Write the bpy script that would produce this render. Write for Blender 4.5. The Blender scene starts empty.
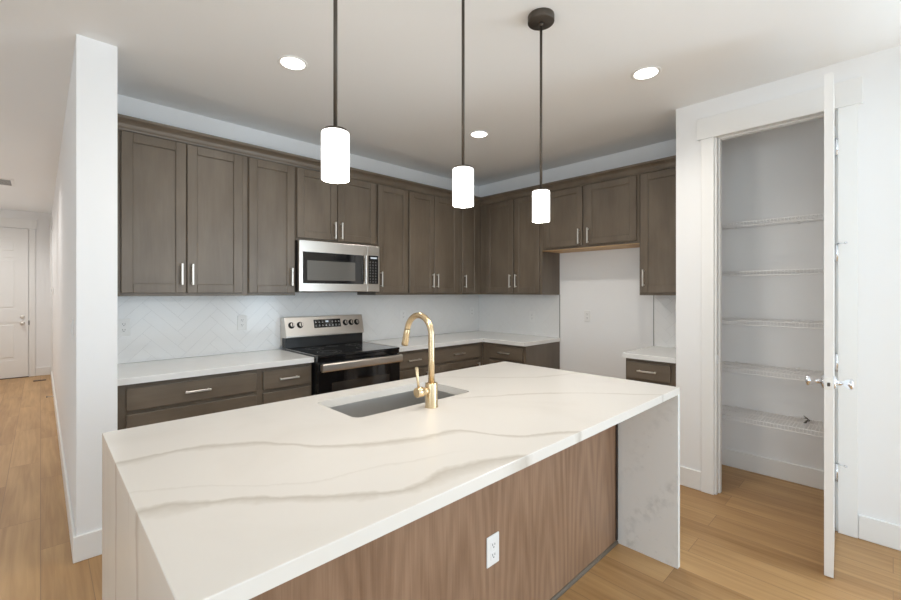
import bpy, bmesh, math, random
from mathutils import Vector, Matrix
random.seed(7)
PI = math.pi
scene = bpy.context.scene
COL = scene.collection

# ------------------------------------------------------------------ camera
CAM_H = 1.3987
cam_d = bpy.data.cameras.new('camera')
cam = bpy.data.objects.new('camera', cam_d)
COL.objects.link(cam)
cam.location = (0, 0, CAM_H)
cam.rotation_euler = (PI / 2, 0, math.radians(46.1 - 90))
cam_d.sensor_fit = 'HORIZONTAL'
cam_d.sensor_width = 36.0
cam_d.lens = 36.0 * 426.0 / 901.0
cam_d.shift_y = -(300 - 292.3) / 901.0
cam_d.clip_start = 0.02
scene.camera = cam

# ------------------------------------------------------------------ world, daylight, exposure
scene.view_settings.view_transform = 'Standard'
scene.view_settings.look = 'None'
scene.view_settings.gamma = 1.0
scene.view_settings.use_curve_mapping = False
scene.view_settings.exposure = 0.08
scene.cycles.use_denoising = True
scene.cycles.max_bounces = 12
scene.cycles.diffuse_bounces = 7
scene.cycles.glossy_bounces = 5
scene.cycles.sample_clamp_indirect = 8.0

w = bpy.data.worlds.new('sky')
scene.world = w
w.use_nodes = True
wn = w.node_tree.nodes
wl = w.node_tree.links
bg = wn['Background']
sky = wn.new('ShaderNodeTexSky')
sky.sky_type = 'HOSEK_WILKIE'
sky.sun_direction = (0.3, 0.5, 0.8)
sky.turbidity = 3.0
wl.new(sky.outputs[0], bg.inputs[0])
bg.inputs[1].default_value = 0.6


def area(name, loc, rot, sx, sy, power, color=(1, 1, 1), spread=180):
    l = bpy.data.lights.new(name, 'AREA')
    l.shape = 'RECTANGLE'
    l.size = sx
    l.size_y = sy
    l.energy = power
    l.color = color
    l.spread = math.radians(spread)
    o = bpy.data.objects.new(name, l)
    COL.objects.link(o)
    o.location = loc
    o.rotation_euler = rot
    return o


PX_WIN = 3.36
DAY = (0.73, 0.88, 1.0)
# daylight through the windows of the great room behind and beside the camera
area('daylight', (-2.1, -4.96, 1.4), (math.radians(100), 0, 0), 2.1, 2.1, 38, DAY)
area('daylight', (1.7, -4.96, 1.4), (math.radians(100), 0, 0), 2.3, 2.1, 48, DAY)
area('daylight', (-3.96, -1.0, 1.4), (math.radians(100), 0, -PI / 2), 2.5, 2.1, 65, DAY)
area('daylight', (PX_WIN - 0.02, -2.0, 1.25), (math.radians(100), 0, PI / 2), 2.1, 2.2, 115, DAY)
CAN_W = 40.0
HALL_FILL_W = 55.0  # power of the added hallway fill
PENDANT_E = 5.0
CAN_C = (1.0, 0.945, 0.87)
HALL_FILL_C = (1.0, 0.98, 0.95)

# ------------------------------------------------------------------ materials
MATS = {}


def new_mat(name):
    m = bpy.data.materials.new(name)
    m.use_nodes = True
    MATS[name] = m
    nt = m.node_tree
    return m, nt.nodes, nt.links, nt.nodes['Principled BSDF']


def N(ns, t, **kw):
    n = ns.new(t)
    for k, v in kw.items():
        setattr(n, k, v)
    return n


def plain(name, rgb, rough=0.5, metal=0.0, bump=0.0, bump_scale=300, coat=0.0, var=0.0, aniso=0.0):
    m, ns, ls, p = new_mat(name)
    p.inputs['Base Color'].default_value = (*rgb, 1)
    p.inputs['Roughness'].default_value = rough
    p.inputs['Metallic'].default_value = metal
    p.inputs['Coat Weight'].default_value = coat
    if bump or var:
        tc = N(ns, 'ShaderNodeNewGeometry')
        no = N(ns, 'ShaderNodeTexNoise')
        no.inputs['Scale'].default_value = bump_scale
        no.inputs['Detail'].default_value = 3
        ls.new(tc.outputs['Position'], no.inputs['Vector'])
        if bump:
            b = N(ns, 'ShaderNodeBump')
            b.inputs['Strength'].default_value = bump
            b.inputs['Distance'].default_value = 0.002
            ls.new(no.outputs[0], b.inputs['Height'])
            ls.new(b.outputs[0], p.inputs['Normal'])
        if var:
            mx = N(ns, 'ShaderNodeMix', data_type='RGBA')
            mx.inputs['A'].default_value = (*[c * (1 - var) for c in rgb], 1)
            mx.inputs['B'].default_value = (*[min(1, c * (1 + var)) for c in rgb], 1)
            ls.new(no.outputs[0], mx.inputs['Factor'])
            ls.new(mx.outputs['Result'], p.inputs['Base Color'])
    return m


def brushed(name, rgb, rough, axis):
    """metal with fine brushing lines along one local axis"""
    m, ns, ls, p = new_mat(name)
    p.inputs['Metallic'].default_value = 1.0
    tc = N(ns, 'ShaderNodeTexCoord')
    mp = N(ns, 'ShaderNodeMapping')
    s = [1400.0, 1400.0, 1400.0]
    s[axis] = 9.0
    mp.inputs['Scale'].default_value = s
    no = N(ns, 'ShaderNodeTexNoise')
    no.inputs['Scale'].default_value = 1.0
    no.inputs['Detail'].default_value = 2
    ls.new(tc.outputs['Object'], mp.inputs[0])
    ls.new(mp.outputs[0], no.inputs['Vector'])
    mr = N(ns, 'ShaderNodeMapRange')
    mr.inputs['To Min'].default_value = rough - 0.03
    mr.inputs['To Max'].default_value = rough + 0.04
    ls.new(no.outputs[0], mr.inputs['Value'])
    ls.new(mr.outputs[0], p.inputs['Roughness'])
    mx = N(ns, 'ShaderNodeMix', data_type='RGBA')
    mx.inputs['A'].default_value = (*[c * 0.975 for c in rgb], 1)
    mx.inputs['B'].default_value = (*[min(1, c * 1.025) for c in rgb], 1)
    ls.new(no.outputs[0], mx.inputs['Factor'])
    ls.new(mx.outputs['Result'], p.inputs['Base Color'])
    return m


def wood(name, dark, light, axis, rough=0.42, fine=55.0, long=2.2, cath=False, blotch=0.5):
    """stained wood, grain stretched along one local axis (0 x, 2 z)"""
    m, ns, ls, p = new_mat(name)
    tc = N(ns, 'ShaderNodeTexCoord')
    oi = N(ns, 'ShaderNodeObjectInfo')
    off = N(ns, 'ShaderNodeVectorMath', operation='SCALE')
    cmb = N(ns, 'ShaderNodeCombineXYZ')
    for i in range(3):
        ls.new(oi.outputs['Random'], cmb.inputs[i])
    ls.new(cmb.outputs[0], off.inputs[0])
    off.inputs['Scale'].default_value = 7.0
    add = N(ns, 'ShaderNodeVectorMath', operation='ADD')
    ls.new(tc.outputs['Object'], add.inputs[0])
    ls.new(off.outputs[0], add.inputs[1])
    mp = N(ns, 'ShaderNodeMapping')
    s = [fine, fine, fine]
    s[axis] = long
    mp.inputs['Scale'].default_value = s
    ls.new(add.outputs[0], mp.inputs[0])
    g = N(ns, 'ShaderNodeTexNoise')
    g.inputs['Scale'].default_value = 1.0
    g.inputs['Detail'].default_value = 5
    g.inputs['Roughness'].default_value = 0.6
    g.inputs['Distortion'].default_value = 0.6
    ls.new(mp.outputs[0], g.inputs['Vector'])
    mp2 = N(ns, 'ShaderNodeMapping')
    s2 = [6.0, 6.0, 6.0]
    s2[axis] = 2.0
    mp2.inputs['Scale'].default_value = s2
    ls.new(add.outputs[0], mp2.inputs[0])
    c = N(ns, 'ShaderNodeTexNoise')
    c.inputs['Scale'].default_value = 1.0
    c.inputs['Detail'].default_value = 3
    ls.new(mp2.outputs[0], c.inputs['Vector'])
    mix = N(ns, 'ShaderNodeMix', data_type='FLOAT')
    mix.inputs[0].default_value = blotch
    ls.new(g.outputs[0], mix.inputs['A'])
    ls.new(c.outputs[0], mix.inputs['B'])
    src = mix.outputs[0]
    if cath:
        # cathedral arches, mirrored leaf by leaf like a book-matched veneer
        sx = N(ns, 'ShaderNodeSeparateXYZ')
        ls.new(tc.outputs['Object'], sx.inputs[0])
        pp = N(ns, 'ShaderNodeMath', operation='PINGPONG')
        pp.inputs[1].default_value = 0.27
        ls.new(sx.outputs['X'], pp.inputs[0])
        cx = N(ns, 'ShaderNodeCombineXYZ')
        ls.new(pp.outputs[0], cx.inputs['X'])
        ls.new(sx.outputs['Z'], cx.inputs['Z'])
        mp3 = N(ns, 'ShaderNodeMapping')
        mp3.inputs['Scale'].default_value = (1.0, 0.0, 0.11)
        mp3.inputs['Location'].default_value = (-0.17, 0.0, 0.02)
        ls.new(cx.outputs[0], mp3.inputs[0])
        wv = N(ns, 'ShaderNodeTexWave', wave_type='RINGS', rings_direction='SPHERICAL')
        wv.inputs['Scale'].default_value = 9.0
        wv.inputs['Distortion'].default_value = 2.5
        wv.inputs['Detail'].default_value = 2.0
        wv.inputs['Detail Scale'].default_value = 0.5
        ls.new(mp3.outputs[0], wv.inputs['Vector'])
        mx3 = N(ns, 'ShaderNodeMix', data_type='FLOAT')
        mx3.inputs[0].default_value = 0.13
        ls.new(src, mx3.inputs['A'])
        ls.new(wv.outputs['Fac'], mx3.inputs['B'])
        src = mx3.outputs[0]
    cr = N(ns, 'ShaderNodeValToRGB')
    cr.color_ramp.elements[0].position = 0.32
    cr.color_ramp.elements[0].color = (*dark, 1)
    cr.color_ramp.elements[1].position = 0.68
    cr.color_ramp.elements[1].color = (*light, 1)
    ls.new(src, cr.inputs[0])
    ls.new(cr.outputs[0], p.inputs['Base Color'])
    p.inputs['Roughness'].default_value = rough
    b = N(ns, 'ShaderNodeBump')
    b.inputs['Strength'].default_value = 0.06
    b.inputs['Distance'].default_value = 0.001
    ls.new(g.outputs[0], b.inputs['Height'])
    ls.new(b.outputs[0], p.inputs['Normal'])
    return m


WALL = plain('wall_paint', (0.885, 0.89, 0.895), 0.75, bump=0.05, bump_scale=160)
CEIL = plain('ceiling_paint', (0.91, 0.92, 0.925), 0.85, bump=0.08, bump_scale=120)
TRIM = plain('trim_paint', (0.87, 0.87, 0.86), 0.38)
CAB_V = wood('stained_maple_upright', (0.112, 0.086, 0.060), (0.176, 0.141, 0.106), 2, 0.36, 45.0, 3.5, blotch=0.72)
CAB_H = wood('stained_maple_level', (0.112, 0.086, 0.060), (0.176, 0.141, 0.106), 0, 0.36, 45.0, 3.5, blotch=0.72)
CAB_S = wood('stained_maple_side', (0.106, 0.082, 0.058), (0.156, 0.125, 0.095), 2, 0.38, 45.0, 3.5, blotch=0.7)
CAB_DARK = plain('cabinet_toe_kick', (0.045, 0.034, 0.027), 0.6)
RAW = wood('raw_maple_underside', (0.50, 0.31, 0.14), (0.66, 0.44, 0.22), 0, 0.5)
PANEL = wood('island_back_panel', (0.205, 0.116, 0.066), (0.345, 0.215, 0.136), 2, 0.45, 110.0, 4.0, cath=True)
NICKEL = plain('brushed_nickel', (0.80, 0.77, 0.72), 0.42, 1.0)
CHROME = plain('polished_chrome', (0.80, 0.82, 0.86), 0.22, 1.0)
STEEL = brushed('stainless_steel', (0.74, 0.70, 0.65), 0.30, 0)
SINKM = brushed('sink_steel', (0.58, 0.57, 0.55), 0.40, 0)
BLACKGLASS = plain('black_glass', (0.006, 0.006, 0.007), 0.05, coat=0.5)
BLACKENAMEL = plain('black_enamel', (0.012, 0.012, 0.012), 0.3)
WINDOWGLASS = plain('oven_window_glass', (0.035, 0.030, 0.026), 0.06, coat=0.5)
MWGLASS = plain('microwave_window_mesh', (0.13, 0.125, 0.115), 0.16, coat=0.5)
GREYPRINT = plain('grey_print', (0.42, 0.42, 0.42), 0.5)
WHITEPRINT = plain('white_print', (0.8, 0.8, 0.8), 0.5)
BRASS = brushed('brushed_gold', (0.72, 0.56, 0.35), 0.27, 2)
BRONZE = plain('dark_bronze', (0.085, 0.070, 0.056), 0.45, 0.5)
PLASTIC = plain('white_plastic', (0.86, 0.86, 0.85), 0.35)
SLOT = plain('outlet_slot', (0.05, 0.05, 0.05), 0.6)
WIRE = plain('white_vinyl_wire', (0.90, 0.90, 0.90), 0.4)
GROUT = plain('tile_grout', (0.70, 0.70, 0.70), 0.85)
TILE = plain('white_tile', (0.87, 0.87, 0.865), 0.16, var=0.015, bump_scale=6)
DARKEDGE = plain('tile_edge_trim', (0.22, 0.21, 0.20), 0.4)
VENT = plain('vent_brown', (0.10, 0.055, 0.03), 0.5)
RUBBER = plain('grey_rubber', (0.25, 0.25, 0.25), 0.7)


def emis(name, rgb, strength, base=(0.9, 0.9, 0.9)):
    m, ns, ls, p = new_mat(name)
    p.inputs['Base Color'].default_value = (*base, 1)
    p.inputs['Emission Color'].default_value = (*rgb, 1)
    p.inputs['Emission Strength'].default_value = strength
    p.inputs['Roughness'].default_value = 0.3
    return m


SHADE = emis('lit_opal_glass', (1.0, 0.975, 0.94), 3.0)
LENS = emis('lit_lens', (1.0, 0.97, 0.92), 6.0)
LED = emis('lit_display_digits', (0.75, 0.9, 1.0), 0.5, (0.2, 0.2, 0.2))


def glass_pane():
    m, ns, ls, p = new_mat('window_pane_glass')
    out = ns['Material Output']
    tr = N(ns, 'ShaderNodeBsdfTransparent')
    gl = N(ns, 'ShaderNodeBsdfGlossy')
    gl.inputs['Roughness'].default_value = 0.02
    mx = N(ns, 'ShaderNodeMixShader')
    mx.inputs[0].default_value = 0.06
    ls.new(tr.outputs[0], mx.inputs[1])
    ls.new(gl.outputs[0], mx.inputs[2])
    ls.new(mx.outputs[0], out.inputs[0])
    ns.remove(p)
    return m


PANE = glass_pane()


def floor_mat():
    m, ns, ls, p = new_mat('oak_plank_floor')
    geo = N(ns, 'ShaderNodeNewGeometry')
    sep = N(ns, 'ShaderNodeSeparateXYZ')
    ls.new(geo.outputs['Position'], sep.inputs[0])
    cmb = N(ns, 'ShaderNodeCombineXYZ')      # planks run along y
    ls.new(sep.outputs['Y'], cmb.inputs['X'])
    ls.new(sep.outputs['X'], cmb.inputs['Y'])
    br = N(ns, 'ShaderNodeTexBrick')
    br.offset = 0.37
    br.offset_frequency = 2
    br.inputs['Color1'].default_value = (0, 0, 0, 1)
    br.inputs['Color2'].default_value = (1, 1, 1, 1)
    br.inputs['Mortar'].default_value = (0.5, 0.5, 0.5, 1)
    br.inputs['Scale'].default_value = 1.0
    br.inputs['Mortar Size'].default_value = 0.0016
    br.inputs['Mortar Smooth'].default_value = 0.3
    br.inputs['Brick Width'].default_value = 1.22
    br.inputs['Row Height'].default_value = 0.18
    ls.new(cmb.outputs[0], br.inputs['Vector'])
    # grain, shifted for each plank
    sc = N(ns, 'ShaderNodeVectorMath', operation='SCALE')
    sc.inputs['Scale'].default_value = 13.0
    ls.new(br.outputs['Color'], sc.inputs[0])
    ad = N(ns, 'ShaderNodeVectorMath', operation='ADD')
    ls.new(geo.outputs['Position'], ad.inputs[0])
    ls.new(sc.outputs[0], ad.inputs[1])
    mp = N(ns, 'ShaderNodeMapping')
    mp.inputs['Scale'].default_value = (38, 1.6, 1)
    ls.new(ad.outputs[0], mp.inputs[0])
    g = N(ns, 'ShaderNodeTexNoise')
    g.inputs['Scale'].default_value = 1
    g.inputs['Detail'].default_value = 5
    g.inputs['Distortion'].default_value = 0.8
    ls.new(mp.outputs[0], g.inputs['Vector'])
    mp2 = N(ns, 'ShaderNodeMapping')
    mp2.inputs['Scale'].default_value = (7, 1.1, 1)
    ls.new(ad.outputs[0], mp2.inputs[0])
    c = N(ns, 'ShaderNodeTexNoise')
    c.inputs['Scale'].default_value = 1
    c.inputs['Detail'].default_value = 2
    ls.new(mp2.outputs[0], c.inputs['Vector'])
    m1 = N(ns, 'ShaderNodeMix', data_type='FLOAT')
    m1.inputs[0].default_value = 0.55
    ls.new(g.outputs[0], m1.inputs['A'])
    ls.new(c.outputs[0], m1.inputs['B'])
    m2 = N(ns, 'ShaderNodeMix', data_type='FLOAT')
    m2.inputs[0].default_value = 0.13
    ls.new(m1.outputs[0], m2.inputs['A'])
    sb = N(ns, 'ShaderNodeSeparateXYZ')
    ls.new(br.outputs['Color'], sb.inputs[0])
    ls.new(sb.outputs[0], m2.inputs['B'])
    cr = N(ns, 'ShaderNodeValToRGB')
    cr.color_ramp.elements[0].position = 0.28
    cr.color_ramp.elements[0].color = (0.315, 0.165, 0.058, 1)
    cr.color_ramp.elements[1].position = 0.70
    cr.color_ramp.elements[1].color = (0.60, 0.375, 0.170, 1)
    ls.new(m2.outputs[0], cr.inputs[0])
    mj = N(ns, 'ShaderNodeMix', data_type='RGBA')
    mj.inputs['B'].default_value = (0.20, 0.11, 0.055, 1)
    mf = N(ns, 'ShaderNodeMath', operation='MULTIPLY')
    mf.inputs[1].default_value = 0.75
    ls.new(br.outputs['Fac'], mf.inputs[0])
    ls.new(mf.outputs[0], mj.inputs['Factor'])
    ls.new(cr.outputs[0], mj.inputs['A'])
    ls.new(mj.outputs['Result'], p.inputs['Base Color'])
    p.inputs['Roughness'].default_value = 0.42
    b = N(ns, 'ShaderNodeBump')
    b.inputs['Strength'].default_value = 0.05
    b.inputs['Distance'].default_value = 0.001
    ls.new(g.outputs[0], b.inputs['Height'])
    ls.new(b.outputs[0], p.inputs['Normal'])
    return m


FLOOR = floor_mat()


def quartz(name, veins, base, vcol, speck=False):
    """polished white quartz; each vein is a curve y = f(x) on the slab with a soft, noisy edge"""
    m, ns, ls, p = new_mat(name)
    geo = N(ns, 'ShaderNodeNewGeometry')
    sep = N(ns, 'ShaderNodeSeparateXYZ')
    ls.new(geo.outputs['Position'], sep.inputs[0])

    def noise(scale, detail=3.0, dist=0.0):
        n = N(ns, 'ShaderNodeTexNoise')
        n.inputs['Scale'].default_value = scale
        n.inputs['Detail'].default_value = detail
        n.inputs['Distortion'].default_value = dist
        ls.new(geo.outputs['Position'], n.inputs['Vector'])
        return n.outputs[0]

    def math_(op, a, b=None, clamp=False):
        n = N(ns, 'ShaderNodeMath', operation=op)
        n.use_clamp = clamp
        for i, v in enumerate((a, b)):
            if v is None:
                continue
            if isinstance(v, (int, float)):
                n.inputs[i].default_value = v
            else:
                ls.new(v, n.inputs[i])
        return n.outputs[0]

    wob = math_('ADD', math_('MULTIPLY', math_('SUBTRACT', noise(9.0, 4), 0.5), 0.05), math_('MULTIPLY', math_('SUBTRACT', noise(55.0, 3), 0.5), 0.016))
    yw = math_('ADD', sep.outputs['Y'], wob)
    thick = math_('ADD', math_('MULTIPLY', noise(6.0, 3), 2.4), -0.25)
    total = None
    xn = math_('DIVIDE', sep.outputs['X'], 2.5)
    for pts, width, amp, x0, x1 in veins:
        fc = N(ns, 'ShaderNodeFloatCurve')
        cv = fc.mapping.curves[0]
        P = [(px / 2.5, (py + 0.5) / 2.5) for px, py in pts]
        cv.points[0].location = P[0]
        cv.points[1].location = P[-1]
        for q in P[1:-1]:
            cv.points.new(*q)
        fc.mapping.update()
        ls.new(xn, fc.inputs['Value'])
        fy = math_('SUBTRACT', math_('MULTIPLY', fc.outputs[0], 2.5), 0.5)
        d = math_('SUBTRACT', yw, fy)
        wd = math_('MULTIPLY', thick, width)
        # crisp upper side, soft lower side
        up = math_('SUBTRACT', 1.0, math_('DIVIDE', math_('MAXIMUM', d, 0.0), math_('MULTIPLY', wd, 0.7)), True)
        dn = math_('SUBTRACT', 1.0, math_('DIVIDE', math_('MAXIMUM', math_('MULTIPLY', d, -1.0), 0.0), math_('MULTIPLY', wd, 1.3)), True)
        v = math_('MULTIPLY', math_('MULTIPLY', up, dn), amp)
        f0 = math_('MULTIPLY', math_('SUBTRACT', sep.outputs['X'], x0), 5.0, True)
        f1 = math_('MULTIPLY', math_('SUBTRACT', x1, sep.outputs['X']), 5.0, True)
        v = math_('MULTIPLY', v, math_('MULTIPLY', f0, f1))
        total = v if total is None else math_('MAXIMUM', total, v)
    if speck:
        # grey bruised patches drifting diagonally down the slab
        yz = math_('ADD', math_('MULTIPLY', sep.outputs['Y'], 1.55), sep.outputs['Z'])
        band = None
        for c0, hw, am in ((1.66, 0.10, 1.0), (1.30, 0.05, 0.5), (2.0, 0.08, 0.45)):
            bb = math_('SUBTRACT', 1.0, math_('DIVIDE', math_('ABSOLUTE', math_('SUBTRACT', math_('ADD', yz, math_('MULTIPLY', math_('SUBTRACT', noise(5.0), 0.5), 0.5)), c0)), hw), True)
            bb = math_('MULTIPLY', bb, am)
            band = bb if band is None else math_('MAXIMUM', band, bb)
        blot = math_('MULTIPLY', math_('SUBTRACT', noise(26.0, 4), 0.47), 5.0, True)
        s = math_('MULTIPLY', math_('MULTIPLY', band, blot), 0.5)
        s2 = math_('MULTIPLY', math_('MULTIPLY', math_('SUBTRACT', noise(34.0, 3), 0.64), 8.0, True), 0.28)
        s = math_('MAXIMUM', s, s2)
        total = s if total is None else math_('MAXIMUM', total, s)
    else:
        cl = math_('MULTIPLY', math_('SUBTRACT', noise(2.3, 4, 0.5), 0.52), 0.55, True)
        total = cl if total is None else math_('MAXIMUM', total, cl)
    mx = N(ns, 'ShaderNodeMix', data_type='RGBA')
    mx.inputs['A'].default_value = (*base, 1)
    mx.inputs['B'].default_value = (*vcol, 1)
    ls.new(total, mx.inputs['Factor'])
    ls.new(mx.outputs['Result'], p.inputs['Base Color'])
    p.inputs['Roughness'].default_value = 0.22
    return m


VEINS = [
    ([(0, 1.53), (0.226, 1.52), (0.36, 1.505), (0.509, 1.412), (0.658, 1.231), (0.897, 1.10), (1.046, 1.06), (1.14, 0.90), (1.331, 0.77), (1.6, 0.5), (2.5, 0.1)], 0.030, 0.62, -9, 9),
    ([(0, 1.18), (0.159, 1.157), (0.3, 1.084), (0.441, 0.969), (0.579, 0.863), (0.635, 0.835), (0.811, 0.833), (1.002, 0.776), (1.3, 0.55), (2.5, 0.0)], 0.034, 0.66, -9, 9),
    ([(0, 1.75), (1.1, 1.56), (1.443, 1.349), (1.812, 1.102), (2.151, 0.721), (2.35, 0.5), (2.5, 0.4)], 0.022, 0.50, 1.30, 9),
    ([(0, 2.0), (1.45, 1.98), (1.701, 1.747), (2.031, 1.429), (2.35, 1.30), (2.5, 1.2)], 0.022, 0.36, 1.45, 9),
    ([(0, 1.30), (0.193, 1.263), (0.475, 1.045), (0.69, 0.99), (0.8, 0.955), (1.3, 0.8), (2.5, 0.4)], 0.010, 0.18, -9, 0.98),
]
QUARTZ = quartz('veined_quartz', VEINS, (0.755, 0.725, 0.68), (0.46, 0.41, 0.345))
QUARTZ_LEG = quartz('mottled_quartz', [], (0.80, 0.805, 0.79), (0.50, 0.51, 0.50), speck=True)
QUARTZ_PERIM = plain('plain_quartz', (0.80, 0.80, 0.785), 0.2, var=0.03, bump_scale=14)

# ------------------------------------------------------------------ mesh helpers


def bm_new():
    return bmesh.new()


def box(bm, lo, hi, bev=0.0, seg=1, mat=0):
    g = bmesh.ops.create_cube(bm, size=1.0)
    vs = g['verts']
    for v in vs:
        v.co = Vector([lo[i] + (v.co[i] + 0.5) * (hi[i] - lo[i]) for i in range(3)])
    fs = list({f for v in vs for f in v.link_faces})
    for f in fs:
        f.material_index = mat
    if bev > 0:
        es = list({e for v in vs for e in v.link_edges})
        bmesh.ops.bevel(bm, geom=es, offset=bev, segments=seg, profile=0.5, affect='EDGES', clamp_overlap=True)


def prism(bm, pts, axis, a, b, mat=0):
    """extrude the 2-D outline pts along axis from a to b; the two other axes in cyclic order"""
    i, j = (axis + 1) % 3, (axis + 2) % 3

    def mk(t):
        out = []
        for u, v in pts:
            c = [0, 0, 0]
            c[axis] = t
            c[i] = u
            c[j] = v
            out.append(bm.verts.new(c))
        return out
    A, B = mk(a), mk(b)
    n = len(pts)
    fs = [bm.faces.new(A[::-1]), bm.faces.new(B)]
    for k in range(n):
        fs.append(bm.faces.new((A[k], A[(k + 1) % n], B[(k + 1) % n], B[k])))
    for f in fs:
        f.material_index = mat
    bmesh.ops.recalc_face_normals(bm, faces=fs)


def tube(bm, path, r, n=12, closed_caps=True, mat=0):
    """swept round tube; r a number or one radius per point"""
    path = [Vector(p) for p in path]
    rs = r if isinstance(r, (list, tuple)) else [r] * len(path)
    rings = []
    ref = None
    for k, p in enumerate(path):
        if k == 0:
            t = path[1] - path[0]
        elif k == len(path) - 1:
            t = path[-1] - path[-2]
        else:
            t = (path[k + 1] - path[k]).normalized() + (path[k] - path[k - 1]).normalized()
        t.normalize()
        if ref is None:
            ref = Vector((1, 0, 0)) if abs(t.x) < 0.9 else Vector((0, 1, 0))
        u = (ref - t * ref.dot(t)).normalized()
        ref = u
        v = t.cross(u)
        rings.append([bm.verts.new(p + (u * math.cos(2 * PI * i / n) + v * math.sin(2 * PI * i / n)) * rs[k]) for i in range(n)])
    fs = []
    for a, b in zip(rings, rings[1:]):
        for i in range(n):
            f = bm.faces.new((a[i], a[(i + 1) % n], b[(i + 1) % n], b[i]))
            f.smooth = True
            fs.append(f)
    if closed_caps:
        fs.append(bm.faces.new(rings[0][::-1]))
        fs.append(bm.faces.new(rings[-1]))
    for f in fs:
        f.material_index = mat
    bmesh.ops.recalc_face_normals(bm, faces=fs)


def lathe(bm, prof, n=32, axis='z', origin=(0, 0, 0), mat=0, smooth=True, flip=1):
    """spin (radius, height) pairs about an axis"""
    o = Vector(origin)
    rings = []
    for r, h in prof:
        ring = []
        for i in range(n):
            a = 2 * PI * i / n
            c, s = math.cos(a) * r, math.sin(a) * r
            h_ = h * flip
            co = {'z': (c, s, h_), 'y': (c, h_, s), 'x': (h_, c, s)}[axis]
            ring.append(bm.verts.new(o + Vector(co)))
        rings.append(ring)
    fs = []
    for k, (a, b) in enumerate(zip(rings, rings[1:])):
        for i in range(n):
            f = bm.faces.new((a[i], a[(i + 1) % n], b[(i + 1) % n], b[i]))
            f.smooth = smooth
            fs.append(f)
    if prof[0][0] > 1e-5:
        fs.append(bm.faces.new(rings[0][::-1]))
    if prof[-1][0] > 1e-5:
        fs.append(bm.faces.new(rings[-1]))
    for f in fs:
        f.material_index = mat
    bmesh.ops.recalc_face_normals(bm, faces=fs)


def obj(name, bm, mats, parent=None, loc=None, rotz=0.0):
    me = bpy.data.meshes.new(name)
    bmesh.ops.remove_doubles(bm, verts=bm.verts, dist=1e-6)
    bm.to_mesh(me)
    bm.free()
    o = bpy.data.objects.new(name, me)
    COL.objects.link(o)
    for m in (mats if isinstance(mats, (list, tuple)) else [mats]):
        me.materials.append(m)
    if parent:
        o.parent = parent
    if loc:
        o.location = loc
    o.rotation_euler = (0, 0, rotz)
    return o


def tag(o, label, cat, group=None):
    o['label'] = label
    o['category'] = cat
    if group:
        o['group'] = group
    return o


def thing(name, label, cat, loc=(0, 0, 0), rotz=0.0, group=None):
    o = bpy.data.objects.new(name, None)
    o.empty_display_size = 0.1
    COL.objects.link(o)
    o.location = loc
    o.rotation_euler = (0, 0, rotz)
    return tag(o, label, cat, group)


def struct(name, bm, m, parent=None):
    o = obj(name, bm, m, parent)
    if not parent:
        o['kind'] = 'structure'
    return o


def dup(root, loc, rotz=None, label=None):
    """copy a thing with its parts and sub-parts"""
    r = root.copy()
    COL.objects.link(r)
    r.location = loc
    if rotz is not None:
        r.rotation_euler = (0, 0, rotz)
    if label:
        r['label'] = label
    for ch in list(root.children):
        c = ch.copy()
        COL.objects.link(c)
        c.parent = r
        for g in list(ch.children):
            d = g.copy()
            COL.objects.link(d)
            d.parent = c
    return r


def sbox(name, lo, hi, m, bev=0.0):
    bm = bm_new()
    box(bm, lo, hi, bev)
    return struct(name, bm, m)


# ------------------------------------------------------------------ room shell
CH = 2.74
WA = 3.64      # wall behind the range
WB = 4.00      # wall behind the fridge space and the pantry
PX = 3.36      # pantry wall, room side
OY0, OY1, OH = 0.235, 0.845, 2.475     # pantry opening


def boxes(name, lst, m):
    bm = bm_new()
    for lo, hi in lst:
        box(bm, lo, hi)
    return struct(name, bm, m)


boxes('floor', [((-4.15, -5.15, -0.10), (4.15, 3.80, 0)), ((-1.45, 3.80, -0.10), (0.30, 10.1, 0))], FLOOR)
boxes('ceiling', [((-4.15, -5.15, CH), (4.15, 3.80, CH + 0.1)), ((-1.45, 3.80, CH), (0.30, 10.1, CH + 0.1))], CEIL)
sbox('wall_back', (0.303, WA, 0), (WB + 0.12, WA + 0.12, CH), WALL)
sbox('wall_right', (WB, -0.45, 0), (WB + 0.12, WA, CH), WALL)
sbox('wall_wing', (0.134, 2.94, 0), (0.303, 9.95, CH), WALL)
boxes('wall_pantry', [
    ((PX, OY1 + 0.018, 0), (PX + 0.115, 1.105, CH)),
    ((PX, -0.9, 0), (PX + 0.115, OY0 - 0.018, CH)), ((PX, -5.0, 0), (PX + 0.115, -3.1, CH)), ((PX, -3.1, 0), (PX + 0.115, -0.9, 0.08)), ((PX, -3.1, 2.42), (PX + 0.115, -0.9, CH)),
    ((PX, OY0 - 0.018, OH + 0.018), (PX + 0.115, OY1 + 0.018, CH)),
    ((PX + 0.115, 0.985, 0), (WB, 1.105, CH)),
    ((PX + 0.115, -0.45, 0), (WB, -0.33, CH))], WALL)
boxes('wall_left', [
    ((-4.12, -5.0, 0), (-4.0, -2.3, CH)), ((-4.12, 0.3, 0), (-4.0, 2.94, CH)),
    ((-4.12, -2.3, 0), (-4.0, 0.3, 0.3)), ((-4.12, -2.3, 2.5), (-4.0, 0.3, CH))], WALL)
boxes('wall_front', [
    ((-4.0, -5.12, 0), (-3.2, -5.0, CH)), ((-1.0, -5.12, 0), (0.5, -5.0, CH)), ((2.9, -5.12, 0), (PX + 0.115, -5.0, CH)),
    ((-3.2, -5.12, 0), (-1.0, -5.0, 0.3)), ((0.5, -5.12, 0), (2.9, -5.0, 0.3)),
    ((-3.2, -5.12, 2.5), (-1.0, -5.0, CH)), ((0.5, -5.12, 2.5), (2.9, -5.0, CH))], WALL)
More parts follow.
